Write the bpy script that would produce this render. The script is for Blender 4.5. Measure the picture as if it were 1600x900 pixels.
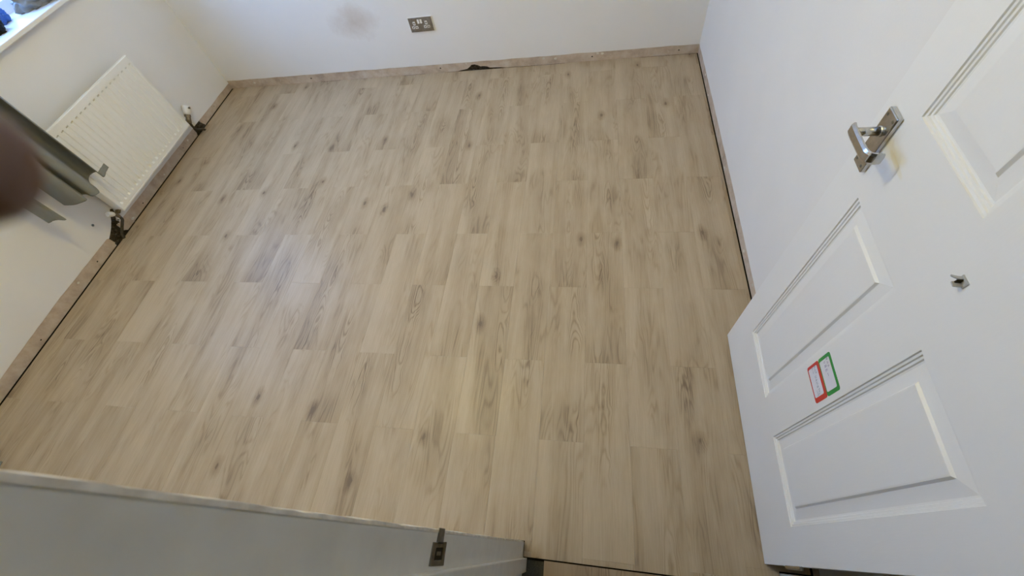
import bpy, bmesh, math, random
from mathutils import Vector, Matrix, noise
random.seed(7)
for o in list(bpy.data.objects): bpy.data.objects.remove(o, do_unlink=True)
SC = bpy.context.scene; COL = SC.collection

# ------------------------------------------------------------------ camera
CR = Vector((0.9848, 0.0155, -0.1728)), Vector((0.1036, -0.8516, 0.5139)), Vector((-0.1391, -0.5240, -0.8403))  # rows as world columns
RIGHT = Vector((0.9848, 0.1036, -0.1391)); DOWN = Vector((0.0155, -0.8516, -0.5240)); FWD = Vector((-0.1728, 0.5139, -0.8403))
CAMPOS = Vector((0, 0, 1.611))
cd = bpy.data.cameras.new('camera'); cam = bpy.data.objects.new('camera', cd); COL.objects.link(cam)
m = Matrix.Identity(4)
for i in range(3):
    m[i][0] = RIGHT[i]; m[i][1] = -DOWN[i]; m[i][2] = -FWD[i]; m[i][3] = CAMPOS[i]
cam.matrix_world = m
cd.sensor_width = 36.0; cd.lens = 653.96/1600*36; cd.clip_start = 0.005
cd.dof.use_dof = True; cd.dof.focus_distance = 1.3; cd.dof.aperture_fstop = cd.lens/1.7
SC.camera = cam

# ------------------------------------------------------------------ world, exposure
SC.view_settings.view_transform = 'Standard'; SC.view_settings.look = 'None'
SC.view_settings.gamma = 1.0; SC.view_settings.use_curve_mapping = False
SC.view_settings.exposure = 0.0
W = bpy.data.worlds.new('overcast_sky'); SC.world = W; W.use_nodes = True
bg = W.node_tree.nodes['Background']; bg.inputs[0].default_value = (0.25, 0.47, 1.0, 1); bg.inputs[1].default_value = 15.5
BULB_STRENGTH = 950.0; BULB_COLOR = (1.0, 0.84, 0.34, 1); BULB_POS = (-0.97, 1.08, 2.10); BULB_R = 0.030
SC.cycles.max_bounces = 10; SC.cycles.diffuse_bounces = 6; SC.cycles.use_denoising = True
SC.cycles.sample_clamp_indirect = 6.0

# ------------------------------------------------------------------ room numbers (metres)
XL, XR, YB, ZC = -2.715, 0.675, 2.752, 2.41
JL, JR = -0.187, 0.587                # door opening
WY0, WY1, WZ0, WZ1 = 0.95, 2.56, 0.878, 2.08   # window hole

# ------------------------------------------------------------------ helpers
def tag(o, label=None, cat=None, group=None, kind=None):
    if label: o['label'] = label
    if cat: o['category'] = cat
    if group: o['group'] = group
    if kind: o['kind'] = kind
    return o
def empty(name, loc=(0, 0, 0), rotz=0):
    o = bpy.data.objects.new(name, None); COL.objects.link(o); o.location = loc; o.rotation_euler = (0, 0, rotz)
    o.empty_display_size = 0.05; return o
def link(name, me, mat, parent=None, loc=None, smooth=False):
    if mat and not me.materials: me.materials.append(mat)
    if smooth:
        for p in me.polygons: p.use_smooth = True
    o = bpy.data.objects.new(name, me); COL.objects.link(o)
    if parent: o.parent = parent
    if loc is not None: o.location = loc
    return o
def bmobj(name, bm, mat, parent=None, loc=None, smooth=False, origin=None):
    """links a bmesh; origin (in the bmesh's frame) becomes the object's origin"""
    if origin is not None:
        bmesh.ops.translate(bm, verts=bm.verts, vec=-Vector(origin)); loc = origin if loc is None else loc
    bmesh.ops.recalc_face_normals(bm, faces=bm.faces)
    me = bpy.data.meshes.new(name); bm.to_mesh(me); bm.free()
    return link(name, me, mat, parent, loc, smooth)
def box(bm, a, b, bev=0.0, mat4=None, seg=2):
    a = Vector(a); b = Vector(b)
    r = bmesh.ops.create_cube(bm, size=1.0); vs = r['verts']
    for v in vs:
        v.co = Vector(((a[i]+b[i])/2 + v.co[i]*(b[i]-a[i]) for i in range(3)))
    if bev > 0:
        es = list({e for v in vs for e in v.link_edges})
        rr = bmesh.ops.bevel(bm, geom=es, offset=bev, segments=seg, affect='EDGES', profile=0.5)
        vs = list({v for f in rr['faces'] for v in f.verts} | {v for v in vs if v.is_valid})
    if mat4 is not None:
        for v in vs: v.co = mat4 @ v.co
    return vs
def prism(bm, pts, fn, d0, d1):
    """pts: 2D outline; fn(u,v,d) -> 3D"""
    a = [bm.verts.new(fn(u, v, d0)) for u, v in pts]; b = [bm.verts.new(fn(u, v, d1)) for u, v in pts]
    n = len(pts); bm.faces.new(a); bm.faces.new(b[::-1])
    for i in range(n): bm.faces.new((a[i], b[i], b[(i+1) % n], a[(i+1) % n]))
def tube(bm, pts, r, n=12, cap=True):
    pts = [Vector(p) for p in pts]; rs = r if isinstance(r, (list, tuple)) else [r]*len(pts)
    rings = []; up = None
    for i, p in enumerate(pts):
        t = (pts[min(i+1, len(pts)-1)] - pts[max(i-1, 0)]).normalized()
        if up is None: up = t.orthogonal().normalized()
        up = (up - t*up.dot(t)).normalized(); s = t.cross(up)
        rings.append([bm.verts.new(p + (up*math.cos(2*math.pi*k/n) + s*math.sin(2*math.pi*k/n))*rs[i]) for k in range(n)])
    for i in range(len(rings)-1):
        for k in range(n): bm.faces.new((rings[i][k], rings[i][(k+1) % n], rings[i+1][(k+1) % n], rings[i+1][k]))
    if cap: bm.faces.new(rings[0][::-1]); bm.faces.new(rings[-1])
def catmull(P, n=8):
    P = [Vector(p) for p in P]; out = []
    Q = [P[0]*2-P[1]] + P + [P[-1]*2-P[-2]]
    for i in range(1, len(Q)-2):
        for k in range(n):
            t = k/n; a, b, c, d = Q[i-1:i+3]
            out.append(0.5*((2*b) + (c-a)*t + (2*a-5*b+4*c-d)*t*t + (3*b-a-3*c+d)*t**3))
    out.append(P[-1]); return out

# ------------------------------------------------------------------ material helpers
class NT:
    def __init__(s, name):
        s.m = bpy.data.materials.new(name); s.m.use_nodes = True; s.t = s.m.node_tree
        s.b = s.t.nodes['Principled BSDF']
    def n(s, typ, **kw):
        x = s.t.nodes.new(typ)
        for k, v in kw.items():
            if k.startswith('i_'):
                key = k[2:]; key = int(key) if key.isdigit() else key.replace('_', ' ')
                if isinstance(v, bpy.types.NodeSocket): s.t.links.new(v, x.inputs[key])
                else: x.inputs[key].default_value = v
            else: setattr(x, k, v)
        return x
    def math(s, op, a, b=0.0, c=None, clamp=False):
        x = s.t.nodes.new('ShaderNodeMath'); x.operation = op; x.use_clamp = clamp
        for i, v in enumerate((a, b, c)):
            if v is None: continue
            if isinstance(v, bpy.types.NodeSocket): s.t.links.new(v, x.inputs[i])
            else: x.inputs[i].default_value = v
        return x.outputs[0]
    def link(s, a, b): s.t.links.new(a, b)
    def coord(s, scale=(1, 1, 1), rand=False, loc=None, out='Object'):
        tc = s.n('ShaderNodeTexCoord').outputs[out]
        if rand:
            oi = s.n('ShaderNodeObjectInfo').outputs['Random']
            r = s.n('ShaderNodeCombineXYZ', i_0=s.math('MULTIPLY', oi, 37.0), i_1=s.math('MULTIPLY', oi, 91.0), i_2=s.math('MULTIPLY', oi, 53.0))
            tc = s.n('ShaderNodeVectorMath', operation='ADD', i_0=tc, i_1=r.outputs[0]).outputs[0]
        mp = s.n('ShaderNodeMapping', i_Vector=tc); mp.inputs['Scale'].default_value = scale
        if loc: mp.inputs['Location'].default_value = loc
        return mp.outputs[0]
    def noise(s, vec, scale, detail=4, rough=0.5, dist=0.0):
        x = s.n('ShaderNodeTexNoise', i_Vector=vec); x.inputs['Scale'].default_value = scale
        x.inputs['Detail'].default_value = detail; x.inputs['Roughness'].default_value = rough; x.inputs['Distortion'].default_value = dist
        return x.outputs[0]
    def ramp(s, fac, stops):
        x = s.n('ShaderNodeValToRGB', i_Fac=fac); e = x.color_ramp.elements
        while len(e) < len(stops): e.new(0.5)
        for el, (p, c) in zip(e, stops): el.position = p; el.color = (c if len(c) == 4 else (*c, 1))
        return x.outputs[0]
    def mapr(s, v, a, b, c, d):
        x = s.n('ShaderNodeMapRange', i_Value=v); x.inputs[1].default_value = a; x.inputs[2].default_value = b; x.inputs[3].default_value = c; x.inputs[4].default_value = d
        return x.outputs[0]
    def mix(s, f, a, b, mode='MIX'):
        x = s.n('ShaderNodeMix', data_type='RGBA', blend_type=mode)
        for k, v in ((0, f), (6, a), (7, b)):
            if isinstance(v, bpy.types.NodeSocket): s.t.links.new(v, x.inputs[k])
            else: x.inputs[k].default_value = v if k == 0 else (*v[:3], 1)
        return x.outputs[2]
    def bump(s, h, strength=0.3, dist=0.001):
        x = s.n('ShaderNodeBump', i_Height=h); x.inputs['Strength'].default_value = strength; x.inputs['Distance'].default_value = dist
        s.link(x.outputs[0], s.b.inputs['Normal'])
    def set(s, color=None, rough=None, metal=None, spec=None):
        if color is not None:
            if isinstance(color, bpy.types.NodeSocket): s.link(color, s.b.inputs['Base Color'])
            else: s.b.inputs['Base Color'].default_value = (*color[:3], 1)
        if rough is not None:
            if isinstance(rough, bpy.types.NodeSocket): s.link(rough, s.b.inputs['Roughness'])
            else: s.b.inputs['Roughness'].default_value = rough
        if metal is not None: s.b.inputs['Metallic'].default_value = metal
        if spec is not None: s.b.inputs['Specular IOR Level'].default_value = spec
        return s.m

def paint_mat(name, col, bumps=0.25):
    t = NT(name); v = t.coord()
    n1 = t.noise(v, 3.0, 3); n2 = t.noise(v, 220, 3)
    c = t.mix(t.mapr(n1, 0.3, 0.7, 0, 1), col, tuple(x*0.965 for x in col))
    t.set(c, 0.75, spec=0.25); t.bump(n2, bumps, 0.0006); return t.m
M = {}
M['wall'] = paint_mat('off_white_wall_paint', (0.80, 0.79, 0.77))
def back_wall_mat():
    t = NT('scuffed_wall_paint'); v = t.coord(); n1 = t.noise(v, 3.0, 3)
    c = t.mix(t.mapr(n1, 0.3, 0.7, 0, 1), (0.80, 0.79, 0.77), (0.775, 0.765, 0.745))
    tc = t.n('ShaderNodeTexCoord').outputs['Object']
    sx = t.n('ShaderNodeSeparateXYZ', i_0=tc)
    dx = t.math('DIVIDE', t.math('SUBTRACT', sx.outputs[0], -1.50), 0.15)
    dz = t.math('DIVIDE', t.math('SUBTRACT', sx.outputs[2], 0.37), 0.10)
    d = t.math('SQRT', t.math('ADD', t.math('MULTIPLY', dx, dx), t.math('MULTIPLY', dz, dz)))
    nn = t.noise(v, 9, 6, 0.65)
    f = t.math('MULTIPLY', t.mapr(t.math('ADD', d, t.math('MULTIPLY', t.math('SUBTRACT', nn, 0.5), 1.6)), 0.0, 1.25, 1, 0), 0.50, clamp=True)
    c = t.mix(f, c, (0.42, 0.30, 0.20))
    t.set(c, 0.75, spec=0.25); t.bump(t.noise(v, 220, 3), 0.25, 0.0006); return t.m
M['back_wall'] = back_wall_mat()
M['ceiling'] = paint_mat('ceiling_paint', (0.82, 0.82, 0.80))
def plaster_mat():
    t = NT('bare_pink_plaster'); v = t.coord()
    n1 = t.noise(v, 14, 5, 0.6); n2 = t.noise(v, 60, 5, 0.7)
    c = t.ramp(n1, [(0.3, (0.42, 0.33, 0.25)), (0.5, (0.54, 0.435, 0.335)), (0.72, (0.62, 0.545, 0.455))])
    c = t.mix(t.mapr(n2, 0.62, 0.72, 0, 0.6), c, (0.66, 0.60, 0.53))
    t.set(c, 0.9, spec=0.1); t.bump(n2, 0.8, 0.002); return t.m
M['plaster'] = plaster_mat()
def rubble_mat():
    t = NT('crumbling_masonry'); v = t.coord()
    n1 = t.noise(v, 60, 6, 0.75)
    c = t.ramp(n1, [(0.3, (0.015, 0.012, 0.010)), (0.55, (0.085, 0.07, 0.055)), (0.8, (0.22, 0.19, 0.16))])
    t.set(c, 0.95, spec=0.1); t.bump(n1, 1.0, 0.004); return t.m
M['rubble'] = rubble_mat()
def plain(name, col, rough=0.5, metal=0.0, var=0.06, scale=40, bump=0.15, spec=0.5):
    t = NT(name); v = t.coord(); n1 = t.noise(v, scale, 4)
    c = t.mix(t.mapr(n1, 0.3, 0.7, 0, 1), col, tuple(max(0, x*(1-var)) for x in col))
    t.set(c, rough, metal, spec)
    if bump: t.bump(n1, bump, 0.0008)
    return t.m
M['subfloor'] = plain('dark_subfloor', (0.012, 0.009, 0.007), 0.95)
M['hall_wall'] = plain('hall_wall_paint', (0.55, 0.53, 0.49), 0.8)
M['hall_base'] = plain('dark_grey_hall_base', (0.075, 0.075, 0.07), 0.95, scale=300, var=0.4)  # plain dark grey of the hall slab under its planks

def wood_mat(name, light, mid, dark, gloss=0.33, hall=False):
    """oak laminate: fine grain, lengthwise tone bands, cathedral figure and knots, different on every plank"""
    t = NT(name)
    tc = t.n('ShaderNodeTexCoord').outputs['Object']
    sp = t.n('ShaderNodeSeparateXYZ', i_0=tc); u0, v0 = sp.outputs[0], sp.outputs[1]
    R = t.n('ShaderNodeObjectInfo').outputs['Random']
    def rnd(k): return t.math('FRACT', t.math('MULTIPLY', R, k))
    off = t.n('ShaderNodeCombineXYZ', i_0=t.math('MULTIPLY', R, 47.0), i_1=t.math('MULTIPLY', rnd(17.3), 61.0), i_2=0.0).outputs[0]
    def vec(su, sv):
        c = t.n('ShaderNodeCombineXYZ', i_0=t.math('MULTIPLY', u0, su), i_1=t.math('MULTIPLY', v0, sv), i_2=0.0).outputs[0]
        return t.n('ShaderNodeVectorMath', operation='ADD', i_0=c, i_1=off).outputs[0]
    # knot: one place per plank, on some planks
    ku = t.math('ADD', 0.02, t.math('MULTIPLY', rnd(7.77), 0.12)); kv = t.math('ADD', 0.03, t.math('MULTIPLY', rnd(3.31), 0.58))
    du = t.math('DIVIDE', t.math('SUBTRACT', u0, ku), 0.008); dv = t.math('DIVIDE', t.math('SUBTRACT', v0, kv), 0.016)
    kd = t.math('SQRT', t.math('ADD', t.math('MULTIPLY', du, du), t.math('MULTIPLY', dv, dv)))
    kd = t.math('ADD', kd, t.math('MULTIPLY', t.math('SUBTRACT', t.noise(vec(40, 30), 1.0, 3), 0.5), 2.0))
    kon = t.math('GREATER_THAN', rnd(5.19), 0.62)
    kglow = t.math('MULTIPLY', t.mapr(kd, 0.0, 3.6, 1, 0), kon)
    kglow = t.math('MAXIMUM', kglow, 0.0)
    kcore = t.math('MULTIPLY', t.mapr(kd, 0.25, 0.95, 1, 0), kon)
    # tone bands
    band = t.noise(vec(15, 0.9), 1.0, 2, 0.5, 0.25)
    band2 = t.noise(vec(7, 3.2), 1.0, 3, 0.6, 0.3)
    fine = t.noise(vec(480, 14), 1.0, 4, 0.7)
    fine2 = t.noise(vec(150, 4.5), 1.0, 4, 0.6, 0.2)
    # cathedral arches
    cu = t.math('ADD', 0.03, t.math('MULTIPLY', rnd(11.3), 0.10)); uu = t.math('SUBTRACT', u0, cu)
    wob = t.noise(vec(9, 4.0), 1.0, 3, 0.5)
    uu = t.math('ADD', uu, t.math('MULTIPLY', t.math('SUBTRACT', wob, 0.5), 0.035))
    sgn = t.math('SUBTRACT', t.math('MULTIPLY', t.math('GREATER_THAN', rnd(2.7), 0.5), 2.0), 1.0)
    ph = t.math('ADD', t.math('MULTIPLY', t.math('MULTIPLY', uu, uu), 5200.0), t.math('MULTIPLY', t.math('MULTIPLY', v0, sgn), t.math('ADD', 6.0, t.math('MULTIPLY', rnd(19.1), 14.0))))
    ph = t.math('ADD', ph, t.math('MULTIPLY', wob, 11.0)); ph = t.math('ADD', ph, t.math('MULTIPLY', kglow, 6.0))
    rings = t.math('SINE', t.math('MULTIPLY', ph, 3.6))
    rings = t.math('POWER', t.mapr(rings, -1, 1, 0, 1), 3.0)
    cm = t.mapr(t.math('ABSOLUTE', uu), 0.022, 0.050, 1, 0)
    vm = t.mapr(t.noise(vec(1.5, 3.0), 1.0, 1), 0.44, 0.58, 0, 1)
    cm = t.math('MULTIPLY', t.math('MULTIPLY', cm, vm), t.math('GREATER_THAN', rnd(13.1), 0.32))
    cmk = t.math('MAXIMUM', cm, t.math('MULTIPLY', kglow, 0.9))
    # combine darkness
    d = t.math('MULTIPLY', t.mapr(band, 0.38, 0.72, 0, 1), 0.30)
    d = t.math('ADD', d, t.math('MULTIPLY', t.mapr(band2, 0.35, 0.7, 0, 1), 0.16))
    d = t.math('ADD', d, t.math('MULTIPLY', t.mapr(fine2, 0.35, 0.65, 0, 1), 0.12))
    d = t.math('ADD', d, t.math('MULTIPLY', t.mapr(fine, 0.32, 0.68, 0, 1), 0.19))
    d = t.math('ADD', d, t.math('MULTIPLY', t.math('MULTIPLY', rings, cmk), 0.38))
    # flowing contour grain in patches
    cn = t.noise(vec(13, 1.5), 1.0, 2, 0.45, 0.4)
    cl = t.math('POWER', t.mapr(t.math('SINE', t.math('MULTIPLY', cn, 95.0)), -1, 1, 0, 1), 2.5)
    cp = t.mapr(t.noise(vec(11, 2.6), 1.0, 2, 0.5), 0.47, 0.60, 0, 1)
    d = t.math('ADD', d, t.math('MULTIPLY', t.math('MULTIPLY', cl, cp), 0.24))
    d = t.math('ADD', d, t.math('MULTIPLY', cp, 0.06))
    d = t.math('ADD', d, t.math('MULTIPLY', kglow, 0.40)); d = t.math('ADD', d, t.math('MULTIPLY', kcore, 0.45))
    d = t.math('ADD', d, t.math('MULTIPLY', t.math('SUBTRACT', rnd(23.9), 0.5), 0.07))
    c = t.ramp(d, [(0.05, light), (0.52, mid), (1.0, dark)])
    t.set(c, t.math('ADD', gloss, t.math('MULTIPLY', fine2, 0.10)), spec=0.28)
    t.bump(t.math('ADD', t.math('MULTIPLY', fine, -0.6), t.math('MULTIPLY', t.math('MULTIPLY', rings, cmk), -0.5)), 0.12, 0.0006)
    return t.m
M['wood'] = wood_mat('oak_laminate', (0.510, 0.414, 0.292), (0.388, 0.300, 0.196), (0.190, 0.138, 0.092))
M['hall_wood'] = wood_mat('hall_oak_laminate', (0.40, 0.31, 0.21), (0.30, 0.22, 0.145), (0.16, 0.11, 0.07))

def door_paint():
    t = NT('white_door_paint'); v = t.coord((26, 26, 3.0))
    n1 = t.noise(v, 6.0, 3, 0.55, 0.8); n2 = t.noise(t.coord(), 3, 3)
    c = t.mix(t.mapr(n2, 0.3, 0.7, 0, 1), (0.80, 0.80, 0.785), (0.775, 0.775, 0.76))
    # narrow yellow stripe below the handle, mixed into the door colour
    tc = t.n('ShaderNodeTexCoord').outputs['Object']; s = t.n('ShaderNodeSeparateXYZ', i_0=tc)
    # leaf frame: y = distance from hinge, z = height
    yy = t.math('SUBTRACT', s.outputs[1], 0.637); zz = t.math('SUBTRACT', s.outputs[2], 0.990)
    e = t.math('ADD', t.math('POWER', t.math('ABSOLUTE', t.math('DIVIDE', yy, 0.034)), 4.0), t.math('POWER', t.math('ABSOLUTE', t.math('DIVIDE', t.math('SUBTRACT', zz, t.math('MULTIPLY', yy, 0.1)), 0.0052)), 2.0))
    f = t.mapr(e, 0.3, 1.5, 0.30, 0.0)
    c = t.mix(f, c, (0.72, 0.62, 0.30))
    t.set(c, 0.38, spec=0.45); t.bump(n1, 0.12, 0.0010); return t.m
M['door'] = door_paint()
M['jamb'] = plain('white_gloss_jamb_paint', (0.68, 0.66, 0.585), 0.45, var=0.10, scale=25, bump=0.3)
M['raw_edge'] = plain('raw_chipped_edge', (0.80, 0.74, 0.63), 0.8, var=0.35, scale=60, bump=0.5)
M['radiator'] = plain('radiator_enamel', (0.82, 0.81, 0.77), 0.35, var=0.02, bump=0.03)
M['sill'] = plain('white_sill_gloss', (0.82, 0.82, 0.80), 0.3, var=0.03, bump=0.03)
M['upvc'] = plain('white_window_frame', (0.82, 0.82, 0.82), 0.35, var=0.02, bump=0.0)
def brushed(name, col, rough):
    t = NT(name); v = t.coord((1, 1, 1)); n1 = t.noise(v, 90, 4, 0.6)
    t.set(t.mix(t.mapr(n1, 0.3, 0.7, 0, 1), col, tuple(x*0.8 for x in col)), t.mapr(n1, 0.2, 0.8, rough*0.8, rough*1.3), 1.0); return t.m
M['chrome'] = brushed('worn_satin_chrome', (0.58, 0.575, 0.56), 0.20)
M['steel'] = brushed('brushed_steel_faceplate', (0.36, 0.33, 0.29), 0.42)
M['dull_steel'] = brushed('dull_dark_steel', (0.20, 0.185, 0.155), 0.5)
M['brass'] = brushed('tarnished_brass', (0.25, 0.21, 0.15), 0.4)
M['dark'] = plain('dark_recess', (0.006, 0.005, 0.004), 0.9, bump=0)
M['white_plastic'] = plain('white_plastic', (0.80, 0.78, 0.74), 0.35, var=0.02, bump=0)
M['grey_plastic'] = plain('grey_plastic', (0.24, 0.25, 0.23), 0.6)
M['zinc'] = plain('dull_zinc', (0.42, 0.42, 0.42), 0.45, bump=0)
M['pipe'] = plain('dirty_painted_pipe', (0.07, 0.06, 0.05), 0.7, var=0.5, scale=120, bump=0.6)
def fabric(name, col, wr=0.12, scale=500, sheen=0.3):
    t = NT(name); v = t.coord(); n1 = t.noise(v, 12, 4); w = t.noise(v, scale, 2)
    c = t.mix(t.mapr(n1, 0.3, 0.7, 0, 1), col, tuple(x*(1-wr) for x in col))
    c = t.mix(t.mapr(w, 0.35, 0.65, 0, 0.35), c, tuple(x*0.75 for x in col))
    t.set(c, 0.9, spec=0.15); t.b.inputs['Sheen Weight'].default_value = sheen*0.3; t.bump(w, 0.4, 0.0006); return t.m
M['curtain'] = fabric('grey_curtain_cloth', (0.250, 0.252, 0.225))
M['grey_cloth'] = fabric('grey_jersey_cloth', (0.27, 0.27, 0.265), 0.2)
M['black_cloth'] = fabric('black_cloth', (0.012, 0.014, 0.015), 0.3)
M['blue_plastic'] = plain('blue_plastic_bag', (0.035, 0.14, 0.55), 0.3, var=0.5, scale=25)
M['skin'] = None
def skin_mat():
    t = NT('skin'); v = t.coord(); n1 = t.noise(v, 60, 4)
    t.set(t.mix(n1, (0.155, 0.085, 0.058), (0.12, 0.060, 0.040)), 0.5); t.b.inputs['Subsurface Weight'].default_value = 0.08
    t.b.inputs['Subsurface Radius'].default_value = (0.006, 0.002, 0.001); t.bump(t.noise(v, 900, 2), 0.15, 0.0003); return t.m
M['skin'] = skin_mat()
M['nail'] = plain('fingernail', (0.55, 0.36, 0.30), 0.3, bump=0)
def glass_mat():
    t = NT('window_glass'); t.t.nodes.remove(t.b)
    tr = t.n('ShaderNodeBsdfTransparent'); gl = t.n('ShaderNodeBsdfGlossy'); gl.inputs['Roughness'].default_value = 0.02
    lw = t.n('ShaderNodeLayerWeight').outputs['Facing']; fr_ = t.math('ADD', 0.03, t.math('MULTIPLY', t.math('POWER', lw, 5.0), 0.5))
    tr.inputs[0].default_value = (0.96, 0.98, 0.98, 1)
    mx = t.n('ShaderNodeMixShader', i_0=fr_, i_1=tr.outputs[0], i_2=gl.outputs[0])
    t.link(mx.outputs[0], t.t.nodes['Material Output'].inputs[0]); return t.m
M['glass'] = glass_mat()
def bulb_mat():
    t = NT('lit_bulb'); t.set((1, 1, 1), 0.5); t.b.inputs['Emission Color'].default_value = BULB_COLOR
    t.b.inputs['Emission Strength'].default_value = BULB_STRENGTH; return t.m
M['bulb'] = bulb_mat()
M['red'] = plain('red_print', (0.62, 0.045, 0.03), 0.5, var=0.1, bump=0)
M['green'] = plain('green_print', (0.03, 0.30, 0.06), 0.5, var=0.1, bump=0)
M['paper'] = plain('white_sticker_paper', (0.74, 0.74, 0.80), 0.6, var=0.04, bump=0)
M['ink'] = plain('faded_purple_ink', (0.40, 0.34, 0.52), 0.7, bump=0)
M['ink_grey'] = plain('faded_grey_ink', (0.40, 0.42, 0.50), 0.7, bump=0)

# ================================================================== FLOOR
bm = bmesh.new(); box(bm, (XL-0.12, -0.14, -0.08), (XR+0.12, YB+0.12, -0.016))
floor = bmobj('floor', bm, M['subfloor'])
tag(floor, 'oak laminate floor of staggered planks with a dark gap along the walls', kind='structure')
PT = 0.0                                            # plank top
def plank_mesh(rects, ox, oy, c=0.0005, h=0.011):
    bm = bmesh.new()
    for (x0, x1, y0, y1) in rects:
        x0 -= ox; x1 -= ox; y0 -= oy; y1 -= oy
        lo = [bm.verts.new((x, y, -h)) for x, y in ((x0, y0), (x1, y0), (x1, y1), (x0, y1))]
        mi = [bm.verts.new((x, y, -c*0.6)) for x, y in ((x0, y0), (x1, y0), (x1, y1), (x0, y1))]
        hi = [bm.verts.new((x, y, 0)) for x, y in ((x0+c, y0+c), (x1-c, y0+c), (x1-c, y1-c), (x0+c, y1-c))]
        bm.faces.new(lo[::-1]); bm.faces.new(hi)
        for k in range(4):
            j = (k+1) % 4
            bm.faces.new((lo[k], lo[j], mi[j], mi[k])); bm.faces.new((mi[k], mi[j], hi[j], hi[k]))
    me = bpy.data.meshes.new('plank'); bm.to_mesh(me); bm.free(); me.materials.append(M['wood']); return me
PW, PL, G = 0.1637, 0.665, 0.00015
full = plank_mesh([(G, PW-G, G, PL-G)], 0, 0)
k = -17
for k in range(-17, 5):
    x0, x1 = 0.003+PW*k, 0.003+PW*(k+1)
    cx0, cx1 = max(x0, XL+0.0115), min(x1, XR-0.0035)
    if cx1-cx0 < 0.01: continue
    base = (0.330 if k % 2 else 0.640) - PL*2
    for n in range(0, 7):
        y0, y1 = base+PL*n, base+PL*(n+1)
        door_col = cx1 > JL+0.002 and cx0 < JR-0.002
        lo = 0.004
        xm_ = (cx0+cx1)/2; tight = xm_ < -2.0 or -1.75 < xm_ < -1.30 or -1.18 < xm_ < -.95 or -.10 < xm_ < .28
        cy0, cy1 = max(y0, lo), min(y1, YB+.0033 if tight else YB-.0015)
        rects = []
        if cy1-cy0 > 0.01: rects.append((cx0+G, cx1-G, cy0+G, cy1-G))
        if door_col and y1 > -0.0405 and y0 < lo:
            ex0, ex1 = max(cx0, JL+0.002), min(cx1, JR-0.002)
            if ex0 <= cx0+1e-6 and ex1 >= cx1-1e-6 and rects:
                rects = [(cx0+G, cx1-G, max(y0, -0.0405)+G, cy1-G)]
            else: rects.append((ex0+G, ex1-G, max(y0, -0.0405), min(y1, lo)))
        if not rects: continue
        if len(rects) == 1 and abs(rects[0][0]-x0-G) < 1e-6 and abs(rects[0][1]-x1+G) < 1e-6 and abs(rects[0][2]-y0-G) < 1e-6 and abs(rects[0][3]-y1+G) < 1e-6:
            me = full
        else: me = plank_mesh(rects, x0, y0)
        o = bpy.data.objects.new('plank', me); COL.objects.link(o); o.parent = floor; o.location = (x0, y0, 0)
# hall floor beyond the threshold gap
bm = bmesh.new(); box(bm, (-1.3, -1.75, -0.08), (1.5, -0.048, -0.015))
hall = bmobj('floor', bm, M['hall_base']); tag(hall, 'dark hall floor seen through the gap beyond the threshold', kind='structure')
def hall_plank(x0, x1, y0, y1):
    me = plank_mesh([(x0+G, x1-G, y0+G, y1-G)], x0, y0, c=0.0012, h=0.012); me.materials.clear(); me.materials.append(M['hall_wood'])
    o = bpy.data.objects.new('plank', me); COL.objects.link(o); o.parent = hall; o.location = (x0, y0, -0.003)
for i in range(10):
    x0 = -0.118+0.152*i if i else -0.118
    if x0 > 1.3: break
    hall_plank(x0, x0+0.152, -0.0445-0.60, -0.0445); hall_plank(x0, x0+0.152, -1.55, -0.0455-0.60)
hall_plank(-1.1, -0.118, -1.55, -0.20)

# ================================================================== WALLS
def fL(u, v, d): return (XL-d, u, v)            # left wall: u = y
def fB(u, v, d): return (u, YB+d, v)            # back wall: u = x
def fR(u, v, d): return (XR+d, u, v)
def ragged(u0, u1, prof, step=0.035, amp=0.0022, seed=0.0):
    out = []; n = max(2, int(abs(u1-u0)/step))
    for i in range(n+1):
        u = u0+(u1-u0)*i/n
        for (a, za), (b, zb) in zip(prof, prof[1:]):
            if a <= u <= b: z = za+(zb-za)*(u-a)/(b-a); break
        else: z = prof[0][1] if u < prof[0][0] else prof[-1][1]
        out.append((u, z+amp*(noise.noise(Vector((u*9+seed, seed, 0)))*1.4+random.uniform(-.35, .35))))
    return out
profL = [(-0.2, 0.060), (0.4, 0.061), (0.81, 0.069), (1.23, 0.060), (1.45, 0.062), (2.2, 0.050), (2.57, 0.044), (2.9, 0.040)]
profB = [(-2.85, 0.062), (-1.6, 0.060), (-0.77, 0.058), (0.67, 0.057), (0.9, 0.056)]
profR = [(-0.2, 0.048), (0.9, 0.050), (1.6, 0.062), (2.3, 0.060), (2.9, 0.055)]
T = 0.12
# left wall (window wall)
bm = bmesh.new()
notch = [(1.245, .052), (1.275, .064), (1.305, .078), (1.338, .098), (1.372, .128), (1.392, .140), (1.408, .126), (1.398, .103), (1.374, .082), (1.350, .060)]
bot = ragged(-0.12, 1.235, profL, seed=1.0) + notch + ragged(1.37, YB+T, profL, seed=2.0)
prism(bm, bot+[(YB+T, WZ0), (-0.12, WZ0)], fL, 0.0, T)
prism(bm, [(-0.12, WZ0), (WY0, WZ0), (WY0, WZ1), (-0.12, WZ1)], fL, 0.0, T)
prism(bm, [(WY1, WZ0), (YB+T, WZ0), (YB+T, WZ1), (WY1, WZ1)], fL, 0.0, T)
prism(bm, [(-0.12, WZ1), (YB+T, WZ1), (YB+T, ZC), (-0.12, ZC)], fL, 0.0, T)
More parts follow.
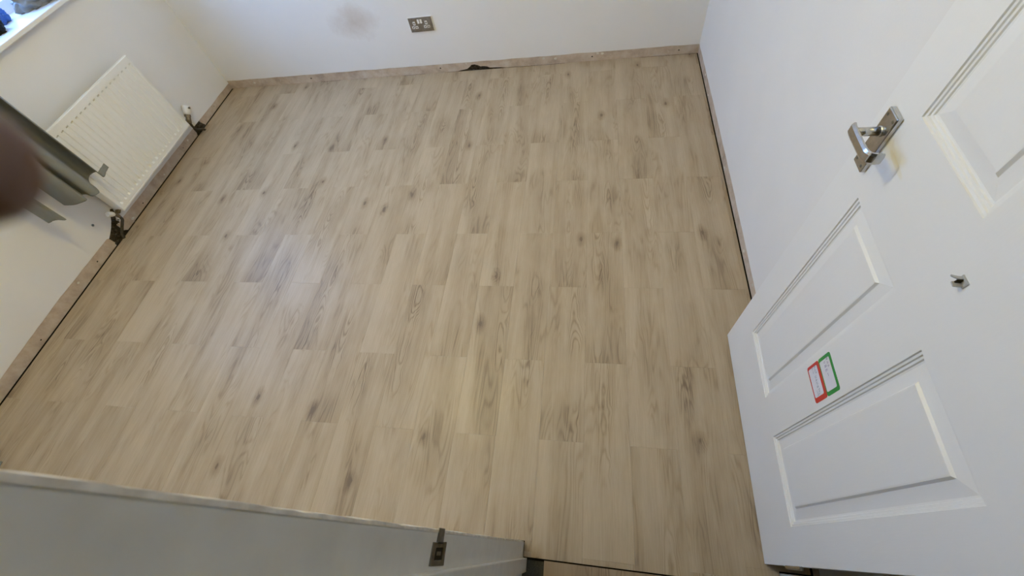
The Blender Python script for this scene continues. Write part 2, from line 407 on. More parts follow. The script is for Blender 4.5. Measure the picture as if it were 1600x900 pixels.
# deeper reveal of the window
for a, b in (((-T-.16, WY0-.1, WZ0-.1), (-T, WY0, WZ1+.1)), ((-T-.16, WY1, WZ0-.1), (-T, WY1+.1, WZ1+.1)), ((-T-.16, WY0, WZ1), (-T, WY1, WZ1+.1)), ((-T-.16, WY0, WZ0-.1), (-T, WY1, WZ0))):
    box(bm, (XL+a[0], a[1], a[2]), (XL+b[0], b[1], b[2]))
wl = bmobj('wall_left', bm, M['wall']); tag(wl, 'off-white window wall above and behind the radiator', kind='structure')
bm = bmesh.new(); prism(bm, ragged(XL-T, XR+T, profB, seed=5.0)+[(XR+T, ZC), (XL-T, ZC)], fB, 0.0, T)
wb = bmobj('wall_back', bm, M['back_wall']); tag(wb, 'far white wall with the double socket and a brown scuff', kind='structure')
bm = bmesh.new(); prism(bm, ragged(-0.12, YB+T, profR, seed=8.0)+[(YB+T, ZC), (-0.12, ZC)], fR, 0.0, T)
wr = bmobj('wall_right', bm, M['wall']); tag(wr, 'bluish white wall behind the open door', kind='structure')
# near wall with the doorway, and a shallow hall behind it
bm = bmesh.new()
box(bm, (XL-T, -0.13, -0.05), (JL-0.030, 0.0, ZC)); box(bm, (JR+0.030, -0.13, -0.05), (XR+0.02, 0.0, ZC)); box(bm, (JL-0.03, -0.13, 2.03), (JR+0.03, 0.0, ZC))
wn = bmobj('wall_front', bm, M['wall']); tag(wn, 'near wall holding the doorway', kind='structure')
bm = bmesh.new(); box(bm, (XL-T, -1.70, ZC), (1.5, YB+T, ZC+0.1)); tag(bmobj('ceiling', bm, M['ceiling']), 'white ceiling', kind='structure')
bm = bmesh.new()
box(bm, (-1.3, -1.7, -0.06), (-1.2, -0.13, ZC)); box(bm, (1.4, -1.7, -0.06), (1.5, -0.13, ZC)); box(bm, (-1.3, -1.8, -0.06), (1.5, -1.7, ZC)); box(bm, (XR+0.02, -0.13, 0.0), (1.5, -0.11, ZC))
tag(bmobj('wall_hall', bm, M['hall_wall']), 'dim hall walls behind the camera', kind='structure')

# bare plaster strips where the skirting was removed, in pieces
def strip(parent, fn, u0, u1, prof, seed, e0=0.0, e1=0.0, name='plaster_strip', zb=-0.002):
    top = ragged(u0, u1, [(a, z+0.006) for a, z in prof], step=0.03, seed=seed, amp=0.001)
    pts = [(u0+e0, zb)] + [(u0+e0*0.3, 0.012)] + [(top[0][0]+0.006, top[0][1]-0.008)] + top[1:-1] + [(top[-1][0]-0.006, top[-1][1]-0.008)] + [(u1-e1*0.3, 0.014), (u1-e1, zb)]
    bm = bmesh.new(); prism(bm, pts, fn, 0.0035, 0.02)
    o = bmobj(name, bm, M['plaster'], parent); return o
strip(wl, fL, -0.12, 1.250, profL, 11, 0, .012); strip(wl, fL, 1.335, 2.225, profL, 12, .02, .015); strip(wl, fL, 2.305, YB+0.03, profL, 13, .02)
strip(wr, fR, 0.60, YB+.03, profR, 16); strip(wr, fR, 0.0, 0.598, profR, 17)
# back strip with a broken hole near the middle
top = ragged(XL-.03, XR+.03, [(a, z+.006) for a, z in profB], step=.03, seed=14, amp=.001)
hole = [(-.560, -.002), (-.600, .004), (-.672, .008), (-.690, .018), (-.712, .021), (-.735, .021), (-.752, .031), (-.775, .038), (-.797, .036), (-.812, .022), (-.832, .010), (-.885, .002), (-.90, -.002)]
bm = bmesh.new(); prism(bm, [(XL-.03, -.002)]+top+[(XR+.03, -.002)]+hole, fB, .0035, .02); bmobj('plaster_strip', bm, M['plaster'], wb)
# dark masonry foot, added behind the strips to seal light out of the gaps
for par, a, b in ((wl, (XL-.12, -.12, -.05), (XL-.021, YB+.12, .035)), (wb, (XL-.1, YB+.021, -.05), (XR+.1, YB+.12, .035)), (wr, (XR+.021, -.12, -.05), (XR+.12, YB+.12, .035))):
    bm = bmesh.new(); box(bm, a, b); bmobj('masonry_foot', bm, M['dark'], par)
# raw masonry behind the breaks
def masonry(parent, a, b):
    bm = bmesh.new(); box(bm, a, b); bmesh.ops.subdivide_edges(bm, edges=bm.edges, cuts=10, use_grid_fill=True)
    for v in bm.verts: v.co += noise.noise_vector(v.co*70)*0.004
    return bmobj('masonry', bm, M['rubble'], parent)
masonry(wl, (XL-.10, 1.20, -.02), (XL-.012, 1.43, .150)); masonry(wl, (XL-.10, 2.17, -.02), (XL-.012, 2.34, .07)); masonry(wb, (-.93, YB+.018, -.02), (-.55, YB+.08, .05))
# dark fringe of broken plaster & rubble
def rubble(parent, pts, n, r0, r1, spread, seed):
    rnd = random.Random(seed); bm = bmesh.new()
    for i in range(n):
        p = Vector(rnd.choice(pts)) + Vector((rnd.gauss(0, spread[0]), rnd.gauss(0, spread[1]), abs(rnd.gauss(0, spread[2]))))
        r = rnd.uniform(r0, r1); vs = bmesh.ops.create_icosphere(bm, subdivisions=1, radius=r)['verts']
        for v in vs: v.co = p + v.co*(1+.5*noise.noise(v.co/r*1.3+Vector((i, 0, 0))))*1.0
    o = bmobj('rubble', bm, M['rubble'], parent); tag(o, kind='stuff'); return o
rubble(floor, [(XL-.006, 1.26, .004), (XL-.004, 1.29, .012), (XL-.006, 1.31, .010), (XL-.004, 1.33, .03), (XL-.006, 1.36, .065), (XL-.008, 1.385, .10)], 60, .003, .008, (.0035, .012, .012), 3)
rubble(floor, [(XL-.004, 2.25, .004), (XL-.002, 2.28, .012), (XL-.004, 2.30, .004), (XL-.006, 2.27, .02)], 45, .004, .010, (.004, .014, .010), 4)
rubble(floor, [(-.79, YB+.012, .008), (-.76, YB+.012, .012), (-.72, YB+.012, .006), (-.69, YB+.014, .004)], 60, .003, .006, (.018, .003, .006), 5)
# dents, nail holes and plaster lumps on the strips
def dots(parent, fn, spots, mat, r, name):
    for (u, z) in spots:
        bm = bmesh.new(); vs = bmesh.ops.create_icosphere(bm, subdivisions=2, radius=1)['verts']
        s = random.uniform(.7, 1.3)
        for v in vs:
            d = v.co*(1+.35*noise.noise(v.co*1.7+Vector((u*9, 0, 0))))
            v.co = Vector(fn(u+d.x*r*s, z+d.y*r*s*.8, .0035-d.z*.0016))
        bmobj(name, bm, mat, parent, smooth=True)
dots(wb, fB, [(-2.02, .030), (-1.02, .030), (.02, .028), (.56, .026)], M['dark'], .0045, 'nail_hole')
dots(wb, fB, [(-2.5, .03), (.055, .046), (-.30, .040), (.085, .043), (-.83, .048), (-.22, .034)], M['raw_edge'], .009, 'plaster_lump')
dots(wl, fL, [(.62, .02), (1.10, .028), (1.55, .020), (2.05, .024), (2.5, .026)], M['dark'], .004, 'nail_hole')
dots(wl, fL, [(1.43, .014), (1.80, .02), (2.12, .030), (.95, .04)], M['raw_edge'], .008, 'plaster_lump')
dots(wr, fR, [(2.30, .012), (2.46, .035), (1.70, .012), (1.78, .018), (1.18, .02), (1.0, .03)], M['raw_edge'], .008, 'plaster_lump')
bm = bmesh.new(); prism(bm, [(1.2571+.008*math.cos(a*.785), .1562+.008*math.sin(a*.785)) for a in range(8)], fL, -.0008, .01); o = bmobj('wall_plug', bm, M['grey_plastic'], wl)
bm = bmesh.new(); prism(bm, [(1.2571+.0032*math.cos(a*.785), .1562+.0032*math.sin(a*.785)) for a in range(8)], fL, -.0014, .01); bmobj('screw', bm, M['dark'], wl)

# ================================================================== WINDOW
win = empty('window_1', (XL-.23, (WY0+WY1)/2, WZ0)); tag(win, 'white window with daylight, in the left wall above the sill', kind='structure')
def wbox(name, a, b, mat, parent, bev=.003):
    bm = bmesh.new(); off = Vector(parent.location); box(bm, Vector(a)-off, Vector(b)-off, bev); return bmobj(name, bm, mat, parent)
FX0, FX1 = XL-.26, XL-.20; fw = .06; ym = 1.76; zt = 1.72
wbox('window_frame', (FX0, WY0, WZ0+.02), (FX1, WY1, WZ0+.02+fw), M['upvc'], win); wbox('window_frame', (FX0, WY0, WZ1-fw), (FX1, WY1, WZ1), M['upvc'], win)
wbox('window_frame', (FX0, WY0, WZ0+.02+fw), (FX1, WY0+fw, WZ1-fw), M['upvc'], win); wbox('window_frame', (FX0, WY1-fw, WZ0+.02+fw), (FX1, WY1, WZ1-fw), M['upvc'], win)
wbox('mullion', (FX0, ym-.035, WZ0+.02+fw), (FX1, ym+.035, WZ1-fw), M['upvc'], win)
wbox('window_pane', (XL-.232, WY0+fw, WZ0+.02+fw), (XL-.228, ym-.035, WZ1-fw), M['glass'], win, 0); wbox('window_pane', (XL-.232, ym+.035, WZ0+.02+fw), (XL-.228, WY1-fw, WZ1-fw), M['glass'], win, 0)
bm = bmesh.new(); box(bm, (XL-.26, WY0, WZ0), (XL+.002, WY1, .905)); box(bm, (XL-.002, WY0-.03, .884), (XL+.042, WY1+.03, .905), .004)
sill = bmobj('window_sill', bm, M['sill']); sill.name = 'trim_1'; tag(sill, 'white windowsill board with a rounded front edge above the radiator', kind='structure')

# ================================================================== DOORWAY
ZH = 2.0
frame = empty('door_frame', (JL, 0, 0)); frame.name = 'trim_2'; tag(frame, 'grey-white painted door frame around the doorway', kind='structure')
def fbox(name, a, b, mat, parent, bev=.002):
    bm = bmesh.new(); off = Vector(parent.location); box(bm, Vector(a)-off, Vector(b)-off, bev); return bmobj(name, bm, mat, parent)
jl = fbox('jamb', (JL-.030, -.130, -.012), (JL, -.0005, ZH), M['jamb'], frame, .0015)
fbox('door_stop', (JL, -.082, -.012), (JL+.0125, -.0435, ZH), M['jamb'], frame, .0015)
fbox('jamb', (JR, -.130, -.012), (JR+.030, -.0005, ZH), M['jamb'], frame, .0015)
fbox('door_stop', (JR-.0125, -.082, -.012), (JR, -.0435, ZH), M['jamb'], frame)
fbox('jamb', (JL-.03, -.130, ZH), (JR+.03, -.0005, ZH+.03), M['jamb'], frame)
# pale chipped edge where the architrave came off
bm = bmesh.new(); N = 150; prev = None
for i in range(N+1):
    z = .012+(ZH-.012)*i/N
    w = .0028+.0012*noise.noise(Vector((z*14, 0, 0)))+.0008*noise.noise(Vector((z*60, 3, 0)))
    if .90 < z < .96: w += .0014*abs(noise.noise(Vector((z*120, 9, 0))))
    pr = .0006+.0005*noise.noise(Vector((z*40, 7, 0)))
    cur = [bm.verts.new((x, y, z)) for x, y in ((JL-.028, -.001), (JL+pr, -.001), (JL+pr*.4, w-.0005), (JL-.028, w))]
    if prev:
        for k in range(4): bm.faces.new((prev[k], prev[(k+1) % 4], cur[(k+1) % 4], cur[k]))
    else: bm.faces.new(cur)
    prev = cur
bm.faces.new(prev[::-1]); chip = bmobj('raw_edge', bm, M['raw_edge'], frame); chip.location = (-JL, 0, 0)
# strike plate
sp = empty('strike_plate', (JL, -.024, .975)); tag(sp, 'dark metal strike plate let into the left door jamb', 'strike plate')
def pl(pts, h0, h1, name, mat, parent):
    bm = bmesh.new(); prism(bm, pts, lambda u, v, d: (d, u, v), h0, h1); return bmobj(name, bm, mat, parent)
# frame of plate with a window, and the lip over the arris
o_ = [(-.0150, -.032), (.0128, -.030), (.0118, .030), (-.0140, .031)]; i_ = [(-.0085, -.018), (.0065, -.017), (.0060, .017), (-.0080, .018)]
bm = bmesh.new()
for k in range(4):
    j = (k+1) % 4; prism(bm, [o_[k], o_[j], i_[j], i_[k]], lambda u, v, d: (d, u, v), 0.0, .0016)
bmobj('plate', bm, M['dull_steel'], sp)
pl(i_, .0001, .0004, 'recess', M['dark'], sp)
pl([(-.003, -.010), (.0015, -.010), (.0015, .008), (-.003, .008)], .0004, .0012, 'latch_tongue', M['dull_steel'], sp)
pl([(.010, -.013), (.0285, -.011), (.0285, .014), (.010, .015)], .0002, .0016, 'lip', M['dull_steel'], sp)
for zc in (-.0245, .0245):
    pl([(-.001+.003*math.cos(a*.785), zc+.003*math.sin(a*.785)) for a in range(8)], .0015, .0021, 'screw', M['brass'], sp)

# ------------------------------------------------------------------ open door leaf (local: y from hinge to latch edge, z up, -x is the face we see)
DA = math.atan2(.0118, .9999)
door = empty('door_1', (0.5468, 0.0192, 0.0), -DA); tag(door, 'open white panelled door leaf on the right', kind='structure')
DW, DH, DT, DZ = .762, 1.975, .035, .004
cols = [(.0890, .3210), (.4370, .6620)]; rows = [(.239, .879), (1.072, 1.600), (1.690, 1.870)]
ringp = [(0, 0), (.0012, .0030), (.0055, .0034), (.0068, .0060), (.0110, .0064), (.0124, .0090), (.0160, .0096), (.0400, .0062), (.0440, .0018), (.0470, .0014)]
bm = bmesh.new()
ys = [0, cols[0][0], cols[0][1], cols[1][0], cols[1][1], DW]; zs = [DZ, rows[0][0], rows[0][1], rows[1][0], rows[1][1], rows[2][0], rows[2][1], DH]
for side in (0, 1):
    def X(d, side=side): return d if side == 0 else DT-d
    for i in range(5):
        for j in range(7):
            a, b, c, d = ys[i], ys[i+1], zs[j], zs[j+1]
            if i % 2 == 1 and j % 2 == 1:
                prev = None
                for (ins, dep) in ringp:
                    cur = [bm.verts.new((X(dep), y, z)) for y, z in ((a+ins, c+ins), (b-ins, c+ins), (b-ins, d-ins), (a+ins, d-ins))]
                    if prev:
                        for k in range(4): bm.faces.new((prev[k], prev[(k+1) % 4], cur[(k+1) % 4], cur[k]))
                    prev = cur
                bm.faces.new(prev)
            else: bm.faces.new([bm.verts.new((X(0), y, z)) for y, z in ((a, c), (b, c), (b, d), (a, d))])
for q in (((0, 0, DZ), (DT, 0, DZ), (DT, 0, DH), (0, 0, DH)), ((0, DW, DZ), (DT, DW, DZ), (DT, DW, DH), (0, DW, DH)), ((0, 0, DZ), (DT, 0, DZ), (DT, DW, DZ), (0, DW, DZ)), ((0, 0, DH), (DT, 0, DH), (DT, DW, DH), (0, DW, DH))):
    bm.faces.new([bm.verts.new(p) for p in q])
bmesh.ops.remove_doubles(bm, verts=bm.verts, dist=1e-5)
es = [e for e in bm.edges if all((v.co.x < 1e-5 or v.co.x > DT-1e-5) and (v.co.y in (0, DW) or abs(v.co.y-DW) < 1e-5) for v in e.verts) and abs(e.verts[0].co.x-e.verts[1].co.x) < 1e-5 and abs(e.verts[0].co.y-e.verts[1].co.y) < 1e-5]
bmesh.ops.recalc_face_normals(bm, faces=bm.faces)
leaf = bmobj('door_leaf', bm, M['door'], door)
# handle on its long back plate
hd = empty('door_handle'); hd.parent = door; hd['label'] = 'satin chrome lever handle on a rectangular back plate'
bm = bmesh.new(); box(bm, (-.0105, .691, .920), (0.0, .731, 1.045), .0022); bmobj('back_plate', bm, M['chrome'], hd)
bm = bmesh.new(); tube(bm, [(-.010, .7125, 1.004), (-.0135, .7125, 1.004)], [.0105, .0100], 20); tube(bm, [(-.0135, .7125, 1.004), (-.0535, .7125, 1.0045)], [.0085, .0080], 20); bmobj('spindle', bm, M['chrome'], hd, smooth=True)
# flat strap lever: starts above the spindle, scroll end towards the door
prof = catmull([(-.0555, .7240, 1.0), (-.0568, .7150, 1.0), (-.0570, .690, 1.0), (-.0568, .664, 1.0), (-.0558, .6500, 1.0), (-.0520, .6415, 1.0), (-.0450, .6375, 1.0), (-.0370, .6360, 1.0), (-.0310, .6355, 1.0)], 5)
bm = bmesh.new(); rows_ = []
for i, p in enumerate(prof):
    t = (prof[min(i+1, len(prof)-1)]-prof[max(i-1, 0)]).normalized(); nn = Vector((t.y, -t.x, 0))
    f = i/(len(prof)-1); hw = .0126-.0012*math.sin(f*math.pi) - (.0015 if f > .9 else 0); th = .0034
    rows_.append([bm.verts.new(p+nn*a+Vector((0, 0, b+.005))) for a, b in ((-th*.7, -hw), (th*.3, -hw), (th, -hw*.6), (th, hw*.6), (th*.3, hw), (-th*.7, hw))])
for a, b in zip(rows_, rows_[1:]):
    for k in range(6): bm.faces.new((a[k], a[(k+1) % 6], b[(k+1) % 6], b[k]))
bm.faces.new(rows_[0]); bm.faces.new(rows_[-1][::-1]); bmobj('lever', bm, M['chrome'], hd)
for (y, z) in ((.699, 1.034), (.723, 1.034), (.699, .931), (.723, .931)):
    bm = bmesh.new(); tube(bm, [(-.0104, y, z), (-.0110, y, z)], [.0032, .0026], 12); box(bm, (-.0113, y-.0022, z-.0004), (-.01105, y+.0022, z+.0004)); bmobj('screw', bm, M['dull_steel'], hd)
# latch edge plate
bm = bmesh.new(); box(bm, (.0065, DW-.0002, .925), (.0285, DW+.0012, 1.03), .0005); box(bm, (.011, DW+.0012, .965), (.024, DW+.010, .985), .002); bmobj('latch', bm, M['chrome'], door)
for z in (.22, 1.0, 1.75):
    bm = bmesh.new(); tube(bm, [(-.004, -.004, z-.045), (-.004, -.004, z+.045)], .005, 12); bmobj('hinge', bm, M['chrome'], door)
def ontodoor(o): o.location = door.matrix_basis @ Vector(o.location); o.rotation_euler = (0, 0, -DA)
# little metal catch on the lock rail
clip = empty('metal_catch', (0, .3755, 1.002)); tag(clip, 'small bent metal catch on the lock rail of the open white door', 'catch')
def blade(name, pts, z0, z1, mat):
    bm = bmesh.new(); prism(bm, pts, lambda u, v, d: (u, v, d), z0, z1); return bmobj(name, bm, mat, clip)
blade('base_plate', [(0, -.008), (-.0018, -.008), (-.0018, .009), (0, .009)], -.006, .007, M['zinc'])
blade('upper_blade', [(-.001, .0070), (-.008, .0080), (-.0155, .0105), (-.0160, .0080), (-.009, .0030), (-.001, .0020)], .0030, .0050, M['zinc'])
blade('lower_blade', [(-.001, .0040), (-.0125, .0035), (-.0135, -.0050), (-.001, -.0060)], -.0050, -.0030, M['zinc'])
blade('hollow', [(-.001, .0035), (-.0095, .0030), (-.0095, .0005), (-.001, .0005)], -.0029, .0029, M['dark'])
ontodoor(clip)
# stickers
def rrect(w, h, r, n=5):
    pts = []
    for cx, cy, a0 in ((w/2-r, h/2-r, 0), (-w/2+r, h/2-r, 90), (-w/2+r, -h/2+r, 180), (w/2-r, -h/2+r, 270)):
        for k in range(n+1):
            a = math.radians(a0+90*k/n); pts.append((cx+r*math.cos(a), cy+r*math.sin(a)))
    return pts
def sticker(name, yc, zc, w, h, mat, label, scrib, ink, mg):
    s = empty(name, (0, yc, zc)); tag(s, label, 'sticker')
    F = lambda u, v, d: (-d, u, v)
    bm = bmesh.new(); prism(bm, rrect(w, h, .006), F, 0, .0004); bmobj('border', bm, mat, s)
    l, r, t, b = mg
    ip = [(u+(r-l)/2*-1*-1*0+((l-r)/2)*-1, v+(b-t)/2) for u, v in rrect(w-l-r, h-t-b, .0035)]
    bm = bmesh.new(); prism(bm, ip, F, .0004, .0006); bmobj('writing_panel', bm, M['paper'], s)
    bm = bmesh.new()
    for st in scrib:
        # strokes: u to the reader's right is -y
        pts = [Vector((-.0008, -a, c)) for a, c in st]
        tube(bm, pts, .00045, 5)
    bmobj('handwriting', bm, ink, s); ontodoor(s); return s
def zig(x0, y0, seq, sx=.0045, sy=.006):
    return [(x0+a*sx, y0+b*sy) for a, b in seq]
g1 = [zig(-.036, .006, [(0, 0), (0, 1.4), (1, 0), (1, 1.4)]), zig(-.027, .006, [(0, 0), (.2, .8), (.8, .9), (.9, 0)]), zig(-.019, .007, [(0, .8), (.6, .9), (.8, .2), (0, 0)]),
      zig(-.022, -.006, [(0, 0), (.1, 1.3), (1, 1.2), (.9, .5), (0, .5), (1.1, 0)]), zig(-.012, -.006, [(1, 1.2), (0, 1.2), (0, 0), (1.1, 0)]), zig(-.012, -.0025, [(0, 0), (.8, 0)]), zig(-.003, -.004, [(0, .4), (1.6, .5)]), zig(-.031, -.006, [(0, 1), (.5, 0), (1, 1)])]
r1 = [zig(-.037, .004, [(0, 0), (0, 1.5), (1, 1.2), (0, .8), (1.1, 0)]), zig(-.030, .003, [(0, 1), (.4, 0), (.8, 1.2), (1.2, 0)]), zig(-.023, .004, [(.8, 1.3), (0, 1), (.8, .6), (0, 0)]), zig(-.037, -.008, [(0, 0), (.4, 1.2), (.8, 0), (1.3, 1)]),
      zig(-.029, -.007, [(0, .3), (1, 1), (.8, 0), (1.6, .8)]), zig(-.014, -.001, [(0, 1.2), (0, 0), (.9, 0), (.9, 1.2)]), zig(-.007, -.002, [(0, 0), (.5, 1.2), (1, 0), (.2, .5)]), zig(.001, -.003, [(0, 1.2), (.1, 0), (1, .6), (.9, 1.3)]),
      zig(.009, -.004, [(1, 1.2), (0, 1), (1, .4), (0, 0)]), zig(.017, -.002, [(0, 1.4), (.5, 0), (1, 1.2), (1.5, 0), (2, 1.4)]), zig(.026, -.006, [(0, 0), (.4, 1.4), (1, 0)]), zig(.018, -.012, [(0, .5), (2, .8), (3, .2)])]
sticker('sticker', .3805, .6025, .0895, .0550, M['green'], 'green-bordered white name sticker, upper of two on the open door', g1, M['ink'], (.0085, .0095, .0085, .0035))
sticker('sticker', .3808, .5462, .0895, .0565, M['red'], 'red-bordered white name sticker, lower of two on the open door', r1, M['ink_grey'], (.0075, .0120, .0105, .0045))

# ================================================================== SOCKET (back wall)
so = empty('wall_socket', (-1.0595, YB, .3285)); tag(so, 'brushed dark steel double power socket low on the far wall', 'socket')
def sbox(name, x0, x1, z0, z1, y0, y1, mat, bev=.001, parent=so):
    bm = bmesh.new(); box(bm, (x0, y0, z0), (x1, y1, z1), bev); return bmobj(name, bm, mat, parent)
sbox('back_box', -.0790, .0830, -.0465, .0440, -.0045, .010, M['white_plastic'])
sbox('faceplate', -.0765, .0765, -.0425, .0425, -.0095, -.0045, M['steel'], .0015)
for x in (-.0125, .0055):
    sbox('rocker_switch', x-.0065, x+.0065, .008, .032, -.0125, -.0090, M['white_plastic'], .001)
for cx in (-.043, .037):
    for dx, dz, w, h in ((0, .010, .0075, .0105), (-.0115, -.014, .0085, .0075), (.0115, -.014, .0085, .0075)):
        s_ = sbox('pin_surround', cx+dx-w, cx+dx+w, dz-h, dz+h, -.0104, -.0090, M['white_plastic'], .0007)
        bm = bmesh.new(); box(bm, (cx+dx-w*.45, -.0107, dz-h*.5), (cx+dx+w*.45, -.0103, dz+h*.5)); bmobj('pin_hole', bm, M['dull_steel'], s_)

# ================================================================== RADIATOR
RX, RY0, RY1, RZ0, RZ1 = XL+.095, 1.388, 2.144, .126, .602
rad = empty('radiator', (XL+.05, (RY0+RY1)/2, RZ0)); tag(rad, 'white ribbed panel radiator under the window', 'radiator')
off = Vector(rad.location)
def gdepth(y, z):
    zt0, zb0 = .566, .158
    d = 0
    m_ = max(0, min(1, (zt0-z)/.002))*max(0, min(1, (z-zb0)/.010))
    kk = (2.1196-y)/.0370; fr = abs(kk-round(kk))*.0370
    if 0 <= round(kk) <= 19: d = max(0, min(1, (.0085-fr)/.004))
    e = min(y-RY0, RY1-y, z-RZ0, RZ1-z); edge = max(0, (.004-e)/.004)
    r = .004 if .010 < e < .0125 else 0
    prof_d = .0036 + (.0065 if z > .5585 else 0) + .0050*max(0, min(1, (.200-z)/.030))
    return d*m_*prof_d + edge**2*.004
bm = bmesh.new()
ysr = [RY0, RY0+.002, RY0+.004]; 
for k in range(19, -1, -1):
    c = 2.1196-.037*k; ysr += [c-.0088, c-.0045, c, c+.0045, c+.0088]
ysr += [RY1-.004, RY1-.002, RY1]; zsr = [RZ0, RZ0+.002, RZ0+.004, .156, .158, .168, .172, .185, .200, .35, .555, .5583, .5600, .5640, .566, .568, .580, RZ1-.004, RZ1-.002, RZ1]
gv = [[bm.verts.new(Vector((RX-gdepth(y, z), y, z))-off) for z in zsr] for y in ysr]
for i in range(len(ysr)-1):
    for j in range(len(zsr)-1): bm.faces.new((gv[i][j], gv[i+1][j], gv[i+1][j+1], gv[i][j+1]))
# returned edges and back
bx = RX-.016
def V(x, y, z): return bm.verts.new(Vector((x, y, z))-off)
for (a, b) in (((RY0, RZ0), (RY1, RZ0)), ((RY1, RZ0), (RY1, RZ1)), ((RY1, RZ1), (RY0, RZ1)), ((RY0, RZ1), (RY0, RZ0))):
    bm.faces.new((V(RX-.004, *a), V(RX-.004, *b), V(bx, *b), V(bx, *a)))
bm.faces.new((V(bx, RY0, RZ0), V(bx, RY1, RZ0), V(bx, RY1, RZ1), V(bx, RY0, RZ1)))
bmobj('front_panel', bm, M['radiator'], rad)
bm = bmesh.new(); box(bm, Vector((RX-.006, RY0+.006, RZ1-.001))-off, Vector((RX-.0045, RY1-.006, RZ1+.0025))-off); bmobj('top_seam', bm, M['radiator'], rad)
bm = bmesh.new(); box(bm, Vector((RX-.0005, RY0+.008, RZ0+.0095))-off, Vector((RX+.0012, RY1-.008, RZ0+.0115))-off, .0004); bmobj('bottom_seam', bm, M['radiator'], rad)
bm = bmesh.new(); pv = None
n = 84
for i in range(n+1):
    y = RY0+.03+(RY1-RY0-.06)*i/n; x = bx-.002 if (i//2) % 2 == 0 else bx-.032
    a = bm.verts.new(Vector((x, y, RZ0+.05))-off); b = bm.verts.new(Vector((x, y, RZ1-.05))-off)
    if pv: bm.faces.new((pv[0], a, b, pv[1]))
    pv = (a, b)
bmobj('convector_fins', bm, M['radiator'], rad)
for y in (RY0+.12, RY1-.12):
    bm = bmesh.new(); box(bm, Vector((XL+.0015, y-.015, RZ0+.03))-off, Vector((bx, y+.015, RZ1-.06))-off, .001); bmobj('bracket', bm, M['radiator'], rad)
bm = bmesh.new(); box(bm, Vector((bx-.045, RY0, RZ0+.012))-off, Vector((bx, RY0+.0015, RZ1-.006))-off, .0004); bmobj('side_panel', bm, M['radiator'], rad)
def P(x, y, z): return Vector((x, y, z))-off
# far valve with its white cap and bent tail pipe
vx = XL+.060
bm = bmesh.new(); tube(bm, [P(vx, 2.140, .137), P(vx, 2.185, .137)], .008, 14); tube(bm, [P(vx, 2.166, .137), P(vx, 2.178, .137)], .0125, 6); tube(bm, [P(vx, 2.180, .117), P(vx, 2.192, .137), P(vx, 2.213, .158)], [.012, .0155, .014], 14)
tube(bm, [P(vx, 2.203, .150), P(vx, 2.214, .161)], .019, 6)
va = bmobj('valve', bm, M['brass'], rad, smooth=False)
bm = bmesh.new(); tube(bm, [P(vx, 2.212, .157), P(vx, 2.222, .168), P(vx, 2.247, .196), P(vx, 2.251, .200)], [.014, .023, .0265, .022], 18)
c_ = bmobj('valve_cap', bm, M['white_plastic'], va, smooth=False); c_['label'] = 'white plastic valve cap'
bm = bmesh.new(); tube(bm, [P(vx+.015, 2.236, .1925), P(vx+.030, 2.243, .1895)], .007, 8); bmobj('cap_screw', bm, M['dull_steel'], va)
bm = bmesh.new(); tube(bm, catmull([P(vx, 2.181, .119), P(vx-.003, 2.182, .085), P(vx-.012, 2.200, .052), P(vx-.022, 2.235, .028), P(vx-.030, 2.262, .006), P(vx-.032, 2.268, -.008)], 6), .0075, 12)
bmobj('tail_pipe', bm, M['pipe'], rad, smooth=True)
# near valve, half hidden, pipe in the chased channel
bm = bmesh.new(); tube(bm, [P(vx, 1.392, .134), P(vx, 1.360, .134)], .008, 14); tube(bm, [P(vx, 1.382, .134), P(vx, 1.372, .134)], .013, 6); tube(bm, [P(vx, 1.358, .112), P(vx, 1.356, .134), P(vx, 1.350, .146)], [.009, .012, .010], 12)
vb = bmobj('valve', bm, M['brass'], rad)
bm = bmesh.new(); tube(bm, [P(vx, 1.352, .140), P(vx, 1.343, .150), P(vx, 1.326, .166)], [.010, .0145, .013], 16); c_ = bmobj('valve_cap', bm, M['white_plastic'], vb); c_['label'] = 'white plastic valve cap'
bm = bmesh.new(); tube(bm, catmull([P(vx, 1.358, .114), P(vx-.008, 1.358, .088), P(vx-.030, 1.348, .062), P(XL+.020, 1.325, .040), P(XL+.016, 1.300, .018), P(XL+.015, 1.290, -.008)], 6), [.0078+.0012*noise.noise(Vector((i*.7, 0, 0))) for i in range(31)], 10)
bmobj('tail_pipe', bm, M['pipe'], rad, smooth=True)

